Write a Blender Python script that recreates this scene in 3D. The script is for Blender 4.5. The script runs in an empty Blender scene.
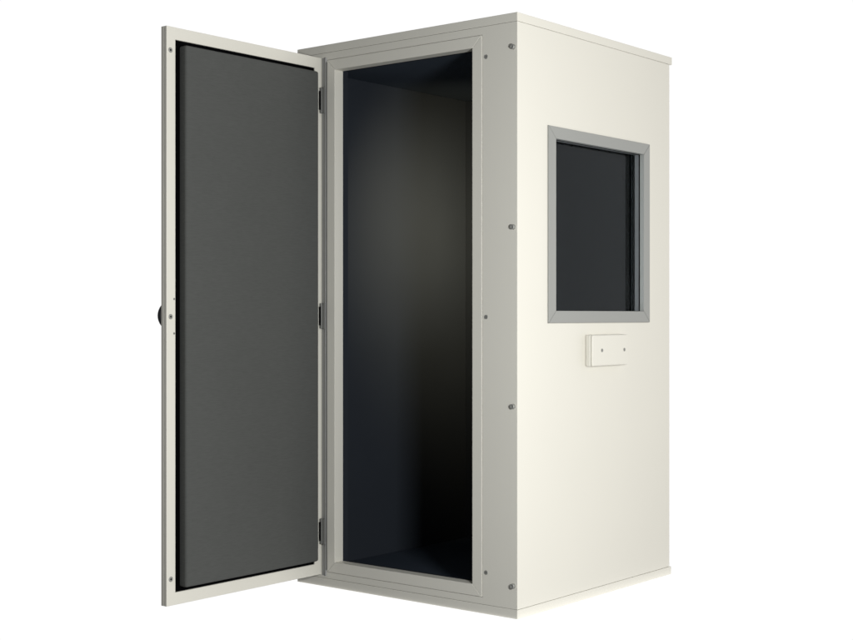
import bpy, bmesh, math
from mathutils import Vector, Matrix
S = bpy.context.scene
C = S.collection

# ---------------------------------------------------------------- camera
cam_data = bpy.data.cameras.new('camera')
cam = bpy.data.objects.new('camera', cam_data); C.objects.link(cam)
CAM = Vector((3.0193, -4.2379, 1.1515))
cam.location = CAM
cam.rotation_euler = (math.radians(90), 0, math.atan2(0.63291, 0.77422))
cam_data.lens = 57.73; cam_data.sensor_width = 36
cam_data.shift_y = -0.0047
cam_data.clip_end = 200
S.camera = cam
S.render.resolution_x = 1024; S.render.resolution_y = 768

# ---------------------------------------------------------------- studio surround: white world background, dimmed towards the front to keep that face darker
W = bpy.data.worlds.new('World'); S.world = W; W.use_nodes = True
nt = W.node_tree; nt.nodes.clear()
tc = nt.nodes.new('ShaderNodeTexCoord'); sp = nt.nodes.new('ShaderNodeSeparateXYZ')
mr = nt.nodes.new('ShaderNodeMapRange'); mr.interpolation_type = 'SMOOTHSTEP'
mr.inputs['From Min'].default_value = 0.22; mr.inputs['From Max'].default_value = 0.53
WORLD_DIM, WORLD_BRIGHT = 0.14, 1.02
mr.inputs['To Min'].default_value = WORLD_DIM; mr.inputs['To Max'].default_value = WORLD_BRIGHT
bg = nt.nodes.new('ShaderNodeBackground'); out = nt.nodes.new('ShaderNodeOutputWorld')
bg.inputs['Color'].default_value = (1, 1, 1, 1)
nt.links.new(tc.outputs['Generated'], sp.inputs[0]); nt.links.new(sp.outputs['Y'], mr.inputs['Value'])
nt.links.new(mr.outputs[0], bg.inputs['Strength']); nt.links.new(bg.outputs[0], out.inputs[0])

def area(name, loc, target, sx, sy, watts, color=(1, 1, 1), spread=180):
    d = bpy.data.lights.new(name, 'AREA'); d.shape = 'RECTANGLE'; d.size = sx; d.size_y = sy
    d.energy = watts; d.color = color; d.spread = math.radians(spread)
    o = bpy.data.objects.new(name, d); C.objects.link(o); o.location = loc
    o.rotation_euler = (Vector(target) - Vector(loc)).to_track_quat('-Z', 'Y').to_euler()
    return o
# key: tall softbox to the right of the booth, a little forward and low
area('key_softbox', (5.2, 0.45, 1.25), (0, 0.75, 1.4), 2.0, 2.0, 92, (1.0, 0.965, 0.90))
# softer fill from the front right, beside the camera
area('fill_softbox', (2.5, -2.0, 1.25), (-0.3, 0, 1.15), 0.5, 0.6, 97, (0.975, 0.995, 1.0))
# small warm light added out of view behind the right jamb, for glow inside
area('added_interior_glow', (-0.11, 0.36, 1.72), (-1.06, 0.92, 1.50), 0.08, 0.30, 6.2, (1.0, 0.85, 0.55), 92)
S.view_settings.view_transform = 'Standard'; S.view_settings.look = 'None'
S.view_settings.exposure = 0; S.view_settings.gamma = 1
S.cycles.max_bounces = 10; S.cycles.transparent_max_bounces = 12

# ---------------------------------------------------------------- materials
def mat(name, col, rough=0.5, metal=0.0, bump=0.0, bscale=300, var=0.0, vscale=3.0, spec=0.5):
    m = bpy.data.materials.new(name); m.use_nodes = True
    n = m.node_tree; b = n.nodes['Principled BSDF']
    b.inputs['Base Color'].default_value = (*col, 1); b.inputs['Roughness'].default_value = rough
    b.inputs['Metallic'].default_value = metal; b.inputs['Specular IOR Level'].default_value = spec
    t = n.nodes.new('ShaderNodeTexCoord')
    if var:
        ns = n.nodes.new('ShaderNodeTexNoise'); ns.inputs['Scale'].default_value = vscale; ns.inputs['Detail'].default_value = 5
        n.links.new(t.outputs['Object'], ns.inputs['Vector'])
        mx = n.nodes.new('ShaderNodeMix'); mx.data_type = 'RGBA'
        mx.inputs['A'].default_value = (*[c*(1-var) for c in col], 1); mx.inputs['B'].default_value = (*[min(1, c*(1+var)) for c in col], 1)
        n.links.new(ns.outputs['Fac'], mx.inputs['Factor']); n.links.new(mx.outputs['Result'], b.inputs['Base Color'])
        r = n.nodes.new('ShaderNodeMapRange'); r.inputs['To Min'].default_value = rough*0.85; r.inputs['To Max'].default_value = min(1, rough*1.15)
        n.links.new(ns.outputs['Fac'], r.inputs['Value']); n.links.new(r.outputs[0], b.inputs['Roughness'])
    if bump:
        nb = n.nodes.new('ShaderNodeTexNoise'); nb.inputs['Scale'].default_value = bscale; nb.inputs['Detail'].default_value = 3
        n.links.new(t.outputs['Object'], nb.inputs['Vector'])
        bp = n.nodes.new('ShaderNodeBump'); bp.inputs['Strength'].default_value = bump; bp.inputs['Distance'].default_value = 0.001
        n.links.new(nb.outputs['Fac'], bp.inputs['Height']); n.links.new(bp.outputs[0], b.inputs['Normal'])
    return m

CREAM = (0.693, 0.672, 0.602)
M_PAINT = mat('cream_powder_coat', CREAM, 0.42, bump=0.14, bscale=420, var=0.02, vscale=2.2, spec=0.4)
M_ALU = mat('grey_window_profile', (0.285, 0.288, 0.272), 0.38, bump=0.05, bscale=350, var=0.03, vscale=4, spec=0.5)
M_FOAM = mat('charcoal_foam', (0.073, 0.075, 0.072), 0.85, bump=0.35, bscale=600, var=0.06, vscale=5, spec=0.25)
nn = M_FOAM.node_tree   # woven facing: fine threads across the pad
tx = nn.nodes.new('ShaderNodeTexCoord'); mp = nn.nodes.new('ShaderNodeMapping'); mp.inputs['Scale'].default_value = (60, 30, 420)
nz = nn.nodes.new('ShaderNodeTexNoise'); nz.inputs['Scale'].default_value = 1.0; nz.inputs['Detail'].default_value = 2
nn.links.new(tx.outputs['Object'], mp.inputs['Vector']); nn.links.new(mp.outputs[0], nz.inputs['Vector'])
mm = nn.nodes.new('ShaderNodeMix'); mm.data_type = 'RGBA'
mm.inputs['A'].default_value = (0.062, 0.064, 0.0610, 1); mm.inputs['B'].default_value = (0.090, 0.093, 0.0885, 1)
nn.links.new(nz.outputs['Fac'], mm.inputs['Factor']); nn.links.new(mm.outputs['Result'], nn.nodes['Principled BSDF'].inputs['Base Color'])
M_LINING = mat('dark_lining', (0.0175, 0.0215, 0.0285), 0.8, bump=0.3, bscale=500, var=0.12, vscale=3, spec=0.25)
M_LINING_B = mat('blue_black_lining', (0.024, 0.034, 0.050), 0.8, bump=0.3, bscale=500, var=0.12, vscale=3, spec=0.25)
M_RUBBER = mat('black_rubber', (0.0012, 0.0012, 0.0016), 0.9, spec=0.03)
M_BLACK = mat('black_plastic', (0.012, 0.013, 0.015), 0.35)
M_STEEL = mat('dull_steel', (0.30, 0.30, 0.28), 0.5, metal=0.3, bump=0.1, bscale=900)
M_DARKSTEEL = mat('dark_steel', (0.17, 0.17, 0.16), 0.5, metal=0.3)
M_SEAM = mat('seam_shadow_gap', (0.10, 0.098, 0.088), 0.8)
M_FLOOR = mat('glowing_white_floor', (0.12, 0.12, 0.12), 0.9, spec=0.05)   # emission added so the floor stays pure white and shows no shadow
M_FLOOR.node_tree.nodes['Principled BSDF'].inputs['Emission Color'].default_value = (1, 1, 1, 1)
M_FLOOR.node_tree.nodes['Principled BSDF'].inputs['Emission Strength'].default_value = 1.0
M_GLASS = bpy.data.materials.new('window_glass'); M_GLASS.use_nodes = True
n = M_GLASS.node_tree; n.nodes.clear()
o_ = n.nodes.new('ShaderNodeOutputMaterial'); mx = n.nodes.new('ShaderNodeMixShader'); fr = n.nodes.new('ShaderNodeFresnel')
fr.inputs['IOR'].default_value = 1.22
tr = n.nodes.new('ShaderNodeBsdfTransparent'); tr.inputs[0].default_value = (0.93, 0.94, 0.94, 1)
gl = n.nodes.new('ShaderNodeBsdfGlossy'); gl.inputs['Roughness'].default_value = 0.03; gl.inputs['Color'].default_value = (0.90, 0.96, 1, 1)
n.links.new(fr.outputs[0], mx.inputs[0]); n.links.new(tr.outputs[0], mx.inputs[1]); n.links.new(gl.outputs[0], mx.inputs[2]); n.links.new(mx.outputs[0], o_.inputs[0])

# ---------------------------------------------------------------- mesh helpers
def add_box(bm, x0, x1, y0, y1, z0, z1):
    vs = [bm.verts.new((x, y, z)) for x in (x0, x1) for y in (y0, y1) for z in (z0, z1)]
    for f in ((0, 1, 3, 2), (4, 6, 7, 5), (0, 4, 5, 1), (2, 3, 7, 6), (0, 2, 6, 4), (1, 5, 7, 3)):
        bm.faces.new([vs[i] for i in f])

def add_prism(bm, poly, axis, a, b):
    """poly: 2D points; axis 'x': (y,z) points extruded x a->b; axis 'y': (x,z) points extruded along y."""
    def P(p, t): return (t, p[0], p[1]) if axis == 'x' else (p[0], t, p[1])
    v0 = [bm.verts.new(P(p, a)) for p in poly]; v1 = [bm.verts.new(P(p, b)) for p in poly]
    bm.faces.new(v0); bm.faces.new(v1[::-1])
    for i in range(len(poly)):
        j = (i+1) % len(poly); bm.faces.new((v0[i], v1[i], v1[j], v0[j]))

def add_panel_hole(bm, axis, o, h, a, b):
    """rectangular slab o=(u0,u1,z0,z1) with hole h, one connected ring."""
    O = [(o[0], o[2]), (o[1], o[2]), (o[1], o[3]), (o[0], o[3])]
    I = [(h[0], h[2]), (h[1], h[2]), (h[1], h[3]), (h[0], h[3])]
    def P(p, t): return (t, p[0], p[1]) if axis == 'x' else (p[0], t, p[1])
    L = [[bm.verts.new(P(p, t)) for p in R] for t in (a, b) for R in (O, I)]
    for i in range(4):
        j = (i+1) % 4
        bm.faces.new((L[0][i], L[0][j], L[1][j], L[1][i])); bm.faces.new((L[2][i], L[2][j], L[3][j], L[3][i]))
        bm.faces.new((L[0][i], L[0][j], L[2][j], L[2][i])); bm.faces.new((L[1][i], L[1][j], L[3][j], L[3][i]))

def add_mitred(bm, axis, o, h, a, b, gap=0.0004):
    """four mitred profile lengths round a rectangular hole"""
    O = [Vector(p) for p in ((o[0], o[2]), (o[1], o[2]), (o[1], o[3]), (o[0], o[3]))]
    I = [Vector(p) for p in ((h[0], h[2]), (h[1], h[2]), (h[1], h[3]), (h[0], h[3]))]
    for i in range(4):
        j = (i+1) % 4
        d = (O[j]-O[i]).normalized()*gap
        add_prism(bm, [O[i]+d, O[j]-d, I[j]-d, I[i]+d], axis, a, b)

def add_cyl(bm, c, axis, r, length, seg=28, r2=None):
    rot = {'x': Matrix.Rotation(math.pi/2, 4, 'Y'), 'y': Matrix.Rotation(math.pi/2, 4, 'X'), 'z': Matrix.Identity(4)}[axis]
    bmesh.ops.create_cone(bm, cap_ends=True, segments=seg, radius1=r, radius2=r if r2 is None else r2, depth=length, matrix=Matrix.Translation(c) @ rot)

def add_lathe(bm, c, axis, prof, seg=32):
    """prof: (radius, offset along the axis) pairs"""
    rings = []
    for r, t in prof:
        if r < 1e-6:
            rings.append([bm.verts.new({'x': (c[0]+t, c[1], c[2]), 'y': (c[0], c[1]+t, c[2])}[axis])]); continue
        ring = []
        for k in range(seg):
            a = 2*math.pi*k/seg; u, v = r*math.cos(a), r*math.sin(a)
            ring.append(bm.verts.new({'x': (c[0]+t, c[1]+u, c[2]+v), 'y': (c[0]+u, c[1]+t, c[2]+v)}[axis]))
        rings.append(ring)
    for A, B in zip(rings, rings[1:]):
        for k in range(seg):
            l = (k+1) % seg
            f = [A[k % len(A)], A[l % len(A)], B[l % len(B)], B[k % len(B)]]
            f = list(dict.fromkeys(f))
            if len(f) > 2: bm.faces.new(f)

def obj(name, bm, m, parent=None, bevel=0.0, smooth=False, label=None, seg=2):
    bmesh.ops.recalc_face_normals(bm, faces=bm.faces[:])
    me = bpy.data.meshes.new(name); bm.to_mesh(me); bm.free(); me.materials.append(m)
    o = bpy.data.objects.new(name, me); C.objects.link(o); o.parent = parent
    if smooth:
        for p in me.polygons: p.use_smooth = True
        e = o.modifiers.new('split', 'EDGE_SPLIT'); e.split_angle = math.radians(40)
    if bevel:
        b = o.modifiers.new('bevel', 'BEVEL'); b.width = bevel; b.segments = seg; b.limit_method = 'ANGLE'; b.harden_normals = False
    if label: o['label'] = label
    return o
NB = bmesh.new

# ---------------------------------------------------------------- setting
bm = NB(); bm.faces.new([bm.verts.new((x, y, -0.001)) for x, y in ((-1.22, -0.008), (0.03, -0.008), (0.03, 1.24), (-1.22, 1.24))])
fl = obj('floor', bm, M_FLOOR); fl['kind'] = 'structure'; fl['label'] = 'pure white floor sheet under the booth, with an added glow that hides shadows'; fl['category'] = 'floor'

# ---------------------------------------------------------------- the booth  (x: left..right -1.166..0, y: front..back 0..1.18)
booth = bpy.data.objects.new('sound_booth', None); C.objects.link(booth)
booth.location = (0, 0, 0); booth.empty_display_size = 0.3
booth['label'] = 'cream metal sound isolation booth with its dark lined door swung wide open'
booth['category'] = 'booth'
X0, X1, ZB, ZT = -1.166, 0.0, 0.035, 2.272
FO = (-0.9905, -0.1662, 0.0625, 2.2400)   # door frame outer
FI = (-0.9454, -0.2137, 0.1085, 2.1940)   # door frame inner = doorway
WO = (0.2040, 0.9850, 1.1235, 1.8980)     # window frame outer (y,z)
WI = (0.2565, 0.9347, 1.1720, 1.8500)     # window frame inner

bm = NB(); add_panel_hole(bm, 'y', (X0+0.002, -0.0035, ZB+0.0012, ZT-0.0012), FO, 0.0, 0.05)
obj('front_panel', bm, M_PAINT, booth, 0.0012)
bm = NB()
add_panel_hole(bm, 'x', (-0.0005, 1.1345, ZB+0.0012, ZT-0.0012), WO, -0.003, 0.0)
add_panel_hole(bm, 'x', (0.051, 1.1345, ZB+0.0012, ZT-0.0012), (WO[0], WO[1], WO[2], WO[3]), -0.058, -0.0031)
obj('side_panel', bm, M_PAINT, booth, 0.0009)
bm = NB(); add_box(bm, X0, -1.104, 0.051, 1.1345, ZB+0.0012, ZT-0.0012)
obj('side_panel', bm, M_PAINT, booth, 0.0015)
bm = NB(); add_box(bm, X0, -0.0006, 1.1358, 1.167, ZB+0.0012, ZT-0.0012)
obj('rear_panel', bm, M_PAINT, booth, 0.0015)
bm = NB(); add_box(bm, X0-0.001, 0.0012, -0.0015, 1.187, ZT, 2.3055)
obj('roof_panel', bm, M_PAINT, booth, 0.0016)
bm = NB(); add_box(bm, X0-0.001, 0.0012, -0.0015, 1.180, 0.0, ZB)
obj('base_panel', bm, M_PAINT, booth, 0.0016)
# dark joint seen between sheets
bm = NB()
add_box(bm, X0+0.004, -0.004, 0.002, 1.16, ZT-0.004, ZT+0.003); add_box(bm, X0+0.004, -0.004, 0.002, 1.16, ZB-0.003, ZB+0.004)
add_box(bm, -0.05, -0.0035, 1.130, 1.140, ZB+0.005, ZT-0.005)
obj('joint_seal', bm, M_SEAM, booth)

# interior lining
bm = NB()
add_box(bm, -1.102, -1.06, 0.0865, 1.054, 0.0705, 2.1995)
add_box(bm, -1.102, -0.06, 1.055, 1.13, 0.0705, 2.1995)
add_panel_hole(bm, 'x', (0.0865, 1.054, 0.0705, 2.1995), (WI[0], WI[1], WI[2], WI[3]), -0.100, -0.0605)
add_panel_hole(bm, 'y', (-1.102, -0.061, 0.0705, 2.1995), (FI[0]-0.004, FI[1]+0.004, FI[2]-0.004, FI[3]+0.004), 0.0515, 0.086)
obj('wall_lining', bm, M_LINING, booth, 0.004)
bm = NB(); add_box(bm, -1.103, -0.0605, 0.052, 1.131, 2.2005, 2.262); obj('ceiling_lining', bm, M_LINING_B, booth)
bm = NB(); add_box(bm, -1.103, -0.0605, 0.052, 1.131, 0.036, 0.070); obj('floor_mat', bm, M_LINING_B, booth)

# door frame: mitred profile running through the front panel
bm = NB(); add_mitred(bm, 'y', (FO[0]+0.0014, FO[1]-0.0014, FO[2]+0.0014, FO[3]-0.0014), FI, -0.0022, 0.0505)
df = obj('door_frame', bm, M_PAINT, booth, 0.0016)
bm = NB()
for z0, z1, x0, x1 in ((FO[2]+0.01, FO[3]-0.01, FO[0]-0.0012, FO[0]+0.003),):
    add_box(bm, x0, x1, -0.0065, 0.004, z0, z1)
obj('seal', bm, M_DARKSTEEL, df, 0.001)
# rounded hinge post between the open door and the frame
bm = NB()
prof = [(-1.0195, 0.002), (-1.0195, -0.0005), (-1.012, -0.0007), (-1.006, -0.0018), (-1.001, -0.0040), (-0.997, -0.0068), (-0.9945, -0.0078), (-0.9935, -0.0066), (-0.9935, 0.002)]
v0 = [bm.verts.new((x, y, 0.047)) for x, y in prof]; v1 = [bm.verts.new((x, y, 2.250)) for x, y in prof]
bm.faces.new(v0); bm.faces.new(v1[::-1])
for i in range(len(prof)):
    j = (i+1) % len(prof); bm.faces.new((v0[i], v1[i], v1[j], v0[j]))
obj('hinge_post', bm, mat('grey_hinge_profile', (0.30, 0.30, 0.295), 0.45, bump=0.05), booth, 0, smooth=True)

def make_hinge():
    bm = NB()
    add_box(bm, -0.0105, 0.0105, -0.003, 0.004, -0.0545, 0.0545)
    add_cyl(bm, (-0.004, -0.004, 0), 'z', 0.0055, 0.107, 20)
    add_box(bm, 0.0035, 0.0065, -0.006, -0.001, -0.05, 0.05)
    h = obj('hinge', bm, M_DARKSTEEL, booth, 0.0008)
    bm = NB()
    add_cyl(bm, (-0.0055, -0.0095, 0), 'z', 0.0038, 0.080, 16)
    obj('pin', bm, M_RUBBER, h)
    return h
h0 = make_hinge()
def dup(o, parent):
    c = o.copy(); C.objects.link(c); c.parent = parent
    for ch in list(o.children): dup(ch, c)
    return c
for i, z in enumerate((2.0675, 1.1515, 0.2365)):
    h = h0 if i == 0 else dup(h0, booth)
    h.location = (-1.0052, -0.013, z)

# strike holes in the frame side of the front panel
bm = NB(); add_lathe(bm, (0, 0, 0), 'y', [(0, -0.0012), (0.0042, -0.0012), (0.0048, -0.0022), (0.0080, -0.0022), (0.0088, -0.0008), (0.0088, 0.002)])
s0 = obj('strike', bm, M_STEEL, booth, smooth=True)
bm = NB(); add_cyl(bm, (0, -0.0014, 0), 'y', 0.0032, 0.002); obj('hole', bm, M_DARKSTEEL, s0)
for i, z in enumerate((2.1525, 1.1477, 0.1607)):
    s = s0 if i == 0 else dup(s0, booth); s.location = (-0.1475, 0, z)

# studs along the right edge of the front
bm = NB(); add_lathe(bm, (0, 0, 0), 'y', [(0, -0.0085), (0.0045, -0.0085), (0.0055, -0.0125), (0.0085, -0.0125), (0.0098, -0.011), (0.0098, 0.001)])
b0 = obj('bolt', bm, M_STEEL, booth, smooth=True)
for i, z in enumerate((2.1744, 1.4899, 0.8074, 0.1250)):
    b = b0 if i == 0 else dup(b0, booth); b.location = (-0.0175, -0.0005, z)

# window
bm = NB(); add_mitred(bm, 'x', (WO[0]+0.0005, WO[1]-0.0005, WO[2]+0.0005, WO[3]-0.0005), WI, -0.0165, 0.006)
wf = obj('window', bm, M_ALU, booth, 0.0022)
bm = NB(); add_panel_hole(bm, 'x', (WI[0]-0.012, WI[1]+0.012, WI[2]-0.012, WI[3]+0.012), (WI[0]+0.001, WI[1]-0.001, WI[2]+0.001, WI[3]-0.001), -0.0205, -0.0168)
obj('gasket', bm, M_RUBBER, wf)
bm = NB(); add_mitred(bm, 'x', (WI[0]-0.012, WI[1]+0.012, WI[2]-0.012, WI[3]+0.012), (WI[0]+0.0005, WI[1]-0.0005, WI[2]+0.0005, WI[3]-0.0005), -0.041, -0.0207)
obj('inner_frame', bm, mat('reveal_grey', (0.115, 0.12, 0.125), 0.45), wf, 0.0008)
bm = NB(); add_box(bm, -0.047, -0.0415, WI[0]-0.008, WI[1]+0.008, WI[2]-0.008, WI[3]+0.008)
obj('pane', bm, M_GLASS, wf)

# switch box under the window
SY0, SY1, SZ0, SZ1, ST = 0.4745, 0.752, 0.946, 1.075, 0.035
bm = NB(); add_box(bm, 0.0004, ST-0.011, SY0, SY1, SZ0, SZ1)
add_box(bm, ST-0.0104, ST, SY0+0.0012, SY1-0.0012, SZ0+0.0012, SZ1-0.0012)
sw = obj('switch_box', bm, M_PAINT, booth, 0.0052, label='small cream electrical box with two screws', seg=3)
bm = NB(); add_lathe(bm, (0, 0, 0), 'x', [(0, 0.0004), (0.004, 0.0004), (0.005, 0.0012), (0.0072, 0.0012), (0.0075, -0.001)])
add_box(bm, 0.0002, 0.0016, -0.0008, 0.0008, -0.006, 0.006)
c0 = obj('screw', bm, M_STEEL, sw, smooth=True)
c1 = dup(c0, sw)
c0.location = (ST, 0.547, 1.0110); c1.location = (ST, 0.722, 1.0110)

# ---------------------------------------------------------------- door, open at a right angle to the front
DX, DB = -1.0200, -1.0510
DO = (-0.8520, -0.0050, 0.0510, 2.2510)
DI = (-0.8080, -0.0450, 0.0985, 2.2040)
bm = NB()
add_panel_hole(bm, 'x', DO, DI, -1.0330, DX)
add_box(bm, DB, -1.0345, DO[0], DO[1], DO[2], DO[3])
door = obj('door', bm, M_PAINT, booth, 0.0014)
bm = NB()
add_box(bm, -1.0344, -1.0331, DO[0]+0.003, DO[1]-0.003, DO[2]+0.003, DO[3]-0.003)
obj('core', bm, M_SEAM, door)
bm = NB()
add_panel_hole(bm, 'x', (DI[0]+0.0006, DI[1]-0.0006, DI[2]+0.0006, DI[3]-0.0006), (-0.780, -0.056, 0.119, 2.181), -1.0328, -1.0245)
obj('gasket', bm, M_RUBBER, door, 0.001)
bm = NB(); add_box(bm, -1.0325, -0.9883, -0.7831, -0.0528, 0.1160, 2.1840)
obj('acoustic_pad', bm, M_FOAM, door, 0.009, seg=4)
# round pull on the outer face
bm = NB()
add_lathe(bm, (DB, -0.806, 1.153), 'x', [(0, -0.031), (0.020, -0.030), (0.036, -0.026), (0.047, -0.020), (0.053, -0.012), (0.054, -0.006), (0.052, 0.0), (0.0, 0.0)])
obj('knob', bm, M_BLACK, door, smooth=True)
# lock screws and small holes in the rim
bm = NB(); add_lathe(bm, (0, 0, 0), 'x', [(0, 0.0006), (0.0035, 0.0006), (0.0042, 0.0016), (0.0088, 0.0016), (0.0102, 0.0004), (0.0102, -0.001)])
k0 = obj('lock_bush', bm, M_STEEL, door, smooth=True)
bm = NB(); add_cyl(bm, (0.0004, 0, 0), 'x', 0.0038, 0.0012); obj('hole', bm, M_RUBBER, k0)
for i, (y, z) in enumerate(((-0.8325, 2.161), (-0.8315, 1.149), (-0.8305, 0.152))):
    k = k0 if i == 0 else dup(k0, door); k.location = (DX, y, z)
bm = NB(); add_lathe(bm, (0, 0, 0), 'x', [(0, 0.0004), (0.004, 0.0006), (0.0048, -0.0005)], 16)
r0 = obj('small_screw', bm, M_DARKSTEEL, door, smooth=True); r1 = dup(r0, door)
r0.location = (DX, -0.8145, 1.2162); r1.location = (DX, -0.8145, 1.0849)
